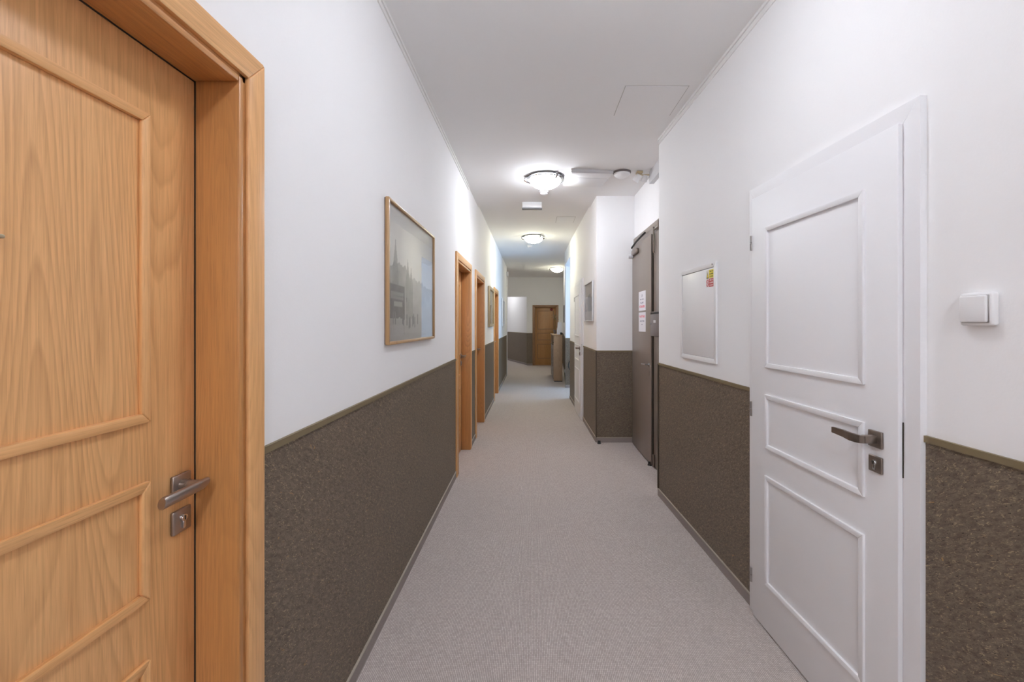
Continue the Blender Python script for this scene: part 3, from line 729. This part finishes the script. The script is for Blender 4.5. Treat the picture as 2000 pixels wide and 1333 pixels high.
lamp(-1.45, 16.3, H2, M['lamp_hall'], 'lit ceiling lamp hidden in the side hall beyond the far opening')

def hatch(name, label, x0, x1, y0, y1, z):
    r = thing(name, label, 'ceiling hatch', (x0, y0, z), group=None)
    w, d = x1 - x0, y1 - y0
    box('hatch_joint', (0, 0, -0.0012), (w, d, 0.0), M['groove'], r)
    box('hatch_panel', (0.005, 0.005, -0.0035), (w - 0.005, d - 0.005, -0.001), M['hatch'], r)
hatch('ceiling_hatch', 'square flush inspection hatch in the near ceiling by the right wall', 0.585, 0.99, 2.84, 3.25, H1)
hatch('ceiling_hatch', 'small flush rectangular hatch in the rear ceiling beyond the lamp', 0.35, 0.62, 6.45, 6.85, H2)

cp = thing('ceiling_vent_unit', 'shallow white rectangular panel unit on the ceiling beside the nearest lamp', 'ceiling panel', (0.375, 4.36, H1), math.radians(6.5))
box('housing', (0, 0, -0.030), (0.42, 0.45, 0), M['plastic_grey'], cp, bev=0.004)
box('front_panel', (0.006, 0.012, -0.035), (0.414, 0.155, -0.029), M['plastic'], cp, bev=0.002)
box('front_panel', (0.006, 0.163, -0.035), (0.414, 0.445, -0.029), M['plastic'], cp, bev=0.002)
dm = thing('ceiling_sensor', 'round white domed sensor on the ceiling right of the panel unit', 'sensor', (0.885, 4.46, H1))
MB().lathe([(0, 0), (0.088, 0), (0.088, -0.012), (0.080, -0.018), (0, -0.018)], (0, 0, 0), 32).build('sensor_base', M['mailbox'], dm, smooth=True)
MB().lathe([(0.080, -0.016), (0.076, -0.034), (0.058, -0.050), (0.03, -0.058), (0, -0.060)], (0, 0, 0), 32).build('dome', M['plastic'], dm, smooth=True)
sp = thing('ceiling_spotlight', 'small white bracketed spotlight on the ceiling next to the domed sensor', 'spotlight', (1.055, 4.45, H1))
box('bracket', (-0.03, -0.03, -0.022), (0.03, 0.03, 0), M['gilt'], sp, bev=0.004)
MB().tube([(0.0, 0, -0.02), (0.03, 0, -0.034), (0.125, 0.0, -0.034)], 0.007, 8).build('arm', M['brass'], sp, smooth=True)
MB().cyl((0.0, -0.005, -0.03), (-0.035, 0.03, -0.085), 0.022, 16, 0.034).build('lamp_head', M['plastic'], sp, smooth=True)
MB().cyl((0.06, -0.005, -0.036), (0.05, 0.03, -0.088), 0.020, 16, 0.030).build('lamp_head', M['plastic'], sp, smooth=True)
def detector(x, y, z, label):
    r = thing('smoke_detector', label, 'smoke detector', (x, y, z), group='smoke detectors')
    MB().lathe([(0, 0), (0.052, 0), (0.052, -0.012), (0.046, -0.016), (0, -0.016)], (0, 0, 0), 24).build('detector_base', M['plastic'], r, smooth=True)
    MB().lathe([(0.042, -0.014), (0.040, -0.032), (0.028, -0.040), (0, -0.042)], (0, 0, 0), 24).build('detector_cap', M['plastic'], r, smooth=True)
detector(0.130, 5.12, H1, 'small round white smoke detector just beyond the nearest lamp')
detector(-0.060, 8.85, H2, 'small round white smoke detector beyond the second lamp')
el = thing('emergency_light', 'small white box-shaped emergency light on the ceiling beyond the first lamp', 'emergency light', (-0.005, 5.60, H1))
box('housing', (-0.120, -0.035, -0.070), (0.120, 0.035, 0), M['plastic'], el, bev=0.004)
box('diffuser', (-0.124, -0.039, -0.084), (0.124, 0.039, -0.070), M['diffuser_shade'], el, bev=0.003)

# pipe with junction box at the end of the left wall
pp = thing('wall_pipe', 'thin white vertical pipe at the far end of the left wall', 'pipe', (XL + 0.014, 12.15, 0))
MB().cyl((0, 0, 0.0), (0, 0, 2.66), 0.012).build('pipe', M['plastic'], pp, smooth=True)
for z in (0.5, 1.5, 2.4): box('pipe_clip', (-0.014, -0.008, z), (0.014, 0.008, z + 0.02), M['plastic_grey'], pp)
jb = thing('junction_box', 'small round-edged white junction box on top of the pipe at the far left', 'junction box', (XL, 12.13, 2.66))
box('box_body', (0, -0.06, 0), (0.05, 0.06, 0.13), M['plastic_grey'], jb, bev=0.012, seg=3)
box('box_lid', (0.048, -0.05, 0.01), (0.056, 0.05, 0.12), M['plastic_grey'], jb, bev=0.003)

# ------------------------------------------------------------------ chest of drawers and what stands on it
CX0, CX1, CY0, CY1, CHT = 0.492, 0.716, 10.80, 12.20, 1.128
ch = thing('chest_of_drawers', 'narrow beige wooden chest of drawers against the far right wall', 'chest of drawers', (CX0, CY0, 0))
W_, D_ = CX1 - CX0, CY1 - CY0
box('side_panel', (0.012, 0, 0.02), (W_, 0.022, CHT - 0.025), M['chest'], ch, bev=0.002)
box('side_panel', (0.012, D_ - 0.022, 0.02), (W_, D_, CHT - 0.025), M['chest'], ch, bev=0.002)
box('back_panel', (W_ - 0.010, 0.022, 0.03), (W_, D_ - 0.022, CHT - 0.03), M['chest'], ch)
box('top', (-0.010, -0.012, CHT - 0.025), (W_ + 0.002, D_ + 0.012, CHT), M['chest'], ch, bev=0.003)
box('plinth', (0.03, 0.022, 0.0), (W_, D_ - 0.022, 0.06), M['dark_inside'], ch)
box('shelf_niche', (0.05, 0.022, 0.88), (W_ - 0.01, D_ - 0.022, 0.90), M['dark_inside'], ch)
zz = [0.06, 0.33, 0.60, 0.87]
for a, b in zip(zz, zz[1:]):
    for (ya, yb) in ((0.026, D_/2 - 0.004), (D_/2 + 0.004, D_ - 0.026)):
        dr = box('drawer', (0.008, ya, a + 0.006), (0.028, yb, b - 0.006), M['drawer'], ch, bev=0.002)
        MB().lathe([(0, -0.020), (0.012, -0.020), (0.014, -0.012), (0.006, -0.006), (0.006, 0)], (0.008, (ya+yb)/2, (a+b)/2), 12, 'x').build('knob', M['nickel'], dr, smooth=True)
        box('drawer_body', (0.028, ya + 0.01, a + 0.012), (W_ - 0.014, yb - 0.01, b - 0.02), M['dark_inside'], ch)
nb = thing('desk_sign', 'tall white leaflet board standing on the chest of drawers', 'leaflet board', (0.600, 11.05, CHT), 0)
MB().prism([(0.0, 0.0), (0.115, 0.0), (0.115, 0.30), (0.022, 0.30)], 0, 0.012).build('board', M['paper'], nb)
MB().prism([(0.012, 0.0), (0.07, 0.0), (0.04, 0.16)], 0.0, 0.008, axis='x').build('stand', M['paper'], nb)
cu = thing('black_cup', 'tiny black cup at the near end of the chest top', 'cup', (0.688, 10.86, CHT))
MB().lathe([(0, 0), (0.018, 0), (0.025, 0.052), (0.022, 0.052), (0.016, 0.005), (0, 0.005)], (0, 0, 0), 20).build('cup_body', M['black'], cu, smooth=True)
MB().tube([(0.022, 0, 0.044), (0.040, 0, 0.040), (0.040, 0, 0.018), (0.020, 0, 0.014)], 0.003, 6).build('cup_handle', M['black'], cu, smooth=True)
og = thing('potted_flower', 'slim stemmed plant with one dark red bloom on the chest of drawers', 'plant', (0.585, 11.75, CHT))
MB().lathe([(0, 0), (0.030, 0), (0.045, 0.10), (0.047, 0.105), (0.040, 0.105), (0.03, 0.09), (0, 0.09)], (0, 0, 0), 24).build('pot', M['mailbox'], og, smooth=True)
MB().tube([(0, 0, 0.09), (0.008, 0.0, 0.28), (-0.008, 0, 0.45), (-0.05, 0, 0.59), (-0.09, 0, 0.63)], [0.004, 0.004, 0.003, 0.003, 0.002], 6).build('stem', M['leaf'], og, smooth=True)
MB().tube([(0.005, 0, 0.09), (-0.02, 0.01, 0.28), (0.01, 0, 0.42)], 0.003, 6).build('stem', M['leaf'], og, smooth=True)
def leaf_blade(base, d, L, w):
    P, D = Vector(base), Vector(d).normalized(); S = D.cross(Vector((0, 1, 0.2))).normalized() if abs(D.y) < 0.9 else Vector((1, 0, 0))
    S = D.cross(Vector((0, 0, 1))).normalized(); secs = []
    for k in range(7):
        t = k / 6; c = P + D * L * t + Vector((0, 0, -0.35 * L * t * t)); ww = w * math.sin(PI * (0.06 + 0.9 * t))
        secs.append([tuple(c - S*ww), tuple(c + Vector((0, 0, -0.002))), tuple(c + S*ww), tuple(c + Vector((0, 0, 0.004)))])
    MB().loft(secs).build('leaf', M['leaf'], og, smooth=True)
for k in range(11):
    a = k * 2.4; leaf_blade((0.005, 0, 0.36 + 0.012 * k), (math.cos(a), math.sin(a), 0.5), 0.09 + 0.02 * hsh(k, 1), 0.016)
fl = MB()
for k in range(6):
    a = 2*PI*k/6; c, s = math.cos(a), math.sin(a)
    fl.loft([[(-0.09 + (c*t*0.036 - s*w*0.014), -0.010*t + 0.004, 0.635 + (s*t*0.036 + c*w*0.014)) for w in (-1, 0, 1, 0.01)] for t in (0.05, 0.55, 1.0)], cap=False)
fl.lathe([(0, -0.012), (0.010, -0.008), (0.010, 0.004), (0, 0.006)], (-0.09, 0, 0.635), 12, 'y').build('flower', M['petal'], og, smooth=True)

def sock(x, y, z, rotz, label):
    r = thing('wall_socket', label, 'wall socket', (x, y, z), rotz)
    box('socket_plate', (-0.040, -0.010, -0.040), (0.040, 0, 0.040), M['plastic'], r, bev=0.003)
    MB().lathe([(0.019, -0.003), (0.022, -0.003), (0.022, 0.004)], (0, -0.010, 0), 20, 'y').build('socket_cup', M['plastic_grey'], r, smooth=True)
sock(0.72 + 0.0577 * 0.62 - 0.004, 10.42, 0.30, math.atan2(-FN.y, -FN.x), 'white wall socket low on the dado beside the chest of drawers')
lp = MB(); pts = []
for k in range(15):
    a = PI * 0.5 + PI * k / 14; pts.append((0.845 + 0.065 * math.cos(a), 9.770, 0.49 + 0.115 * math.sin(a)))
lp.tube(pts, 0.008, 8)
cbl = thing('cable_loop', 'black curved cable loop hanging on the brown dado in the alcove', 'cable', (0, 0, 0))
lp.build('cable', M['black'], cbl, smooth=True)
box('cable_hook', (0.838, 9.77, 0.595), (0.856, 9.797, 0.615), M['plastic_grey'], cbl)
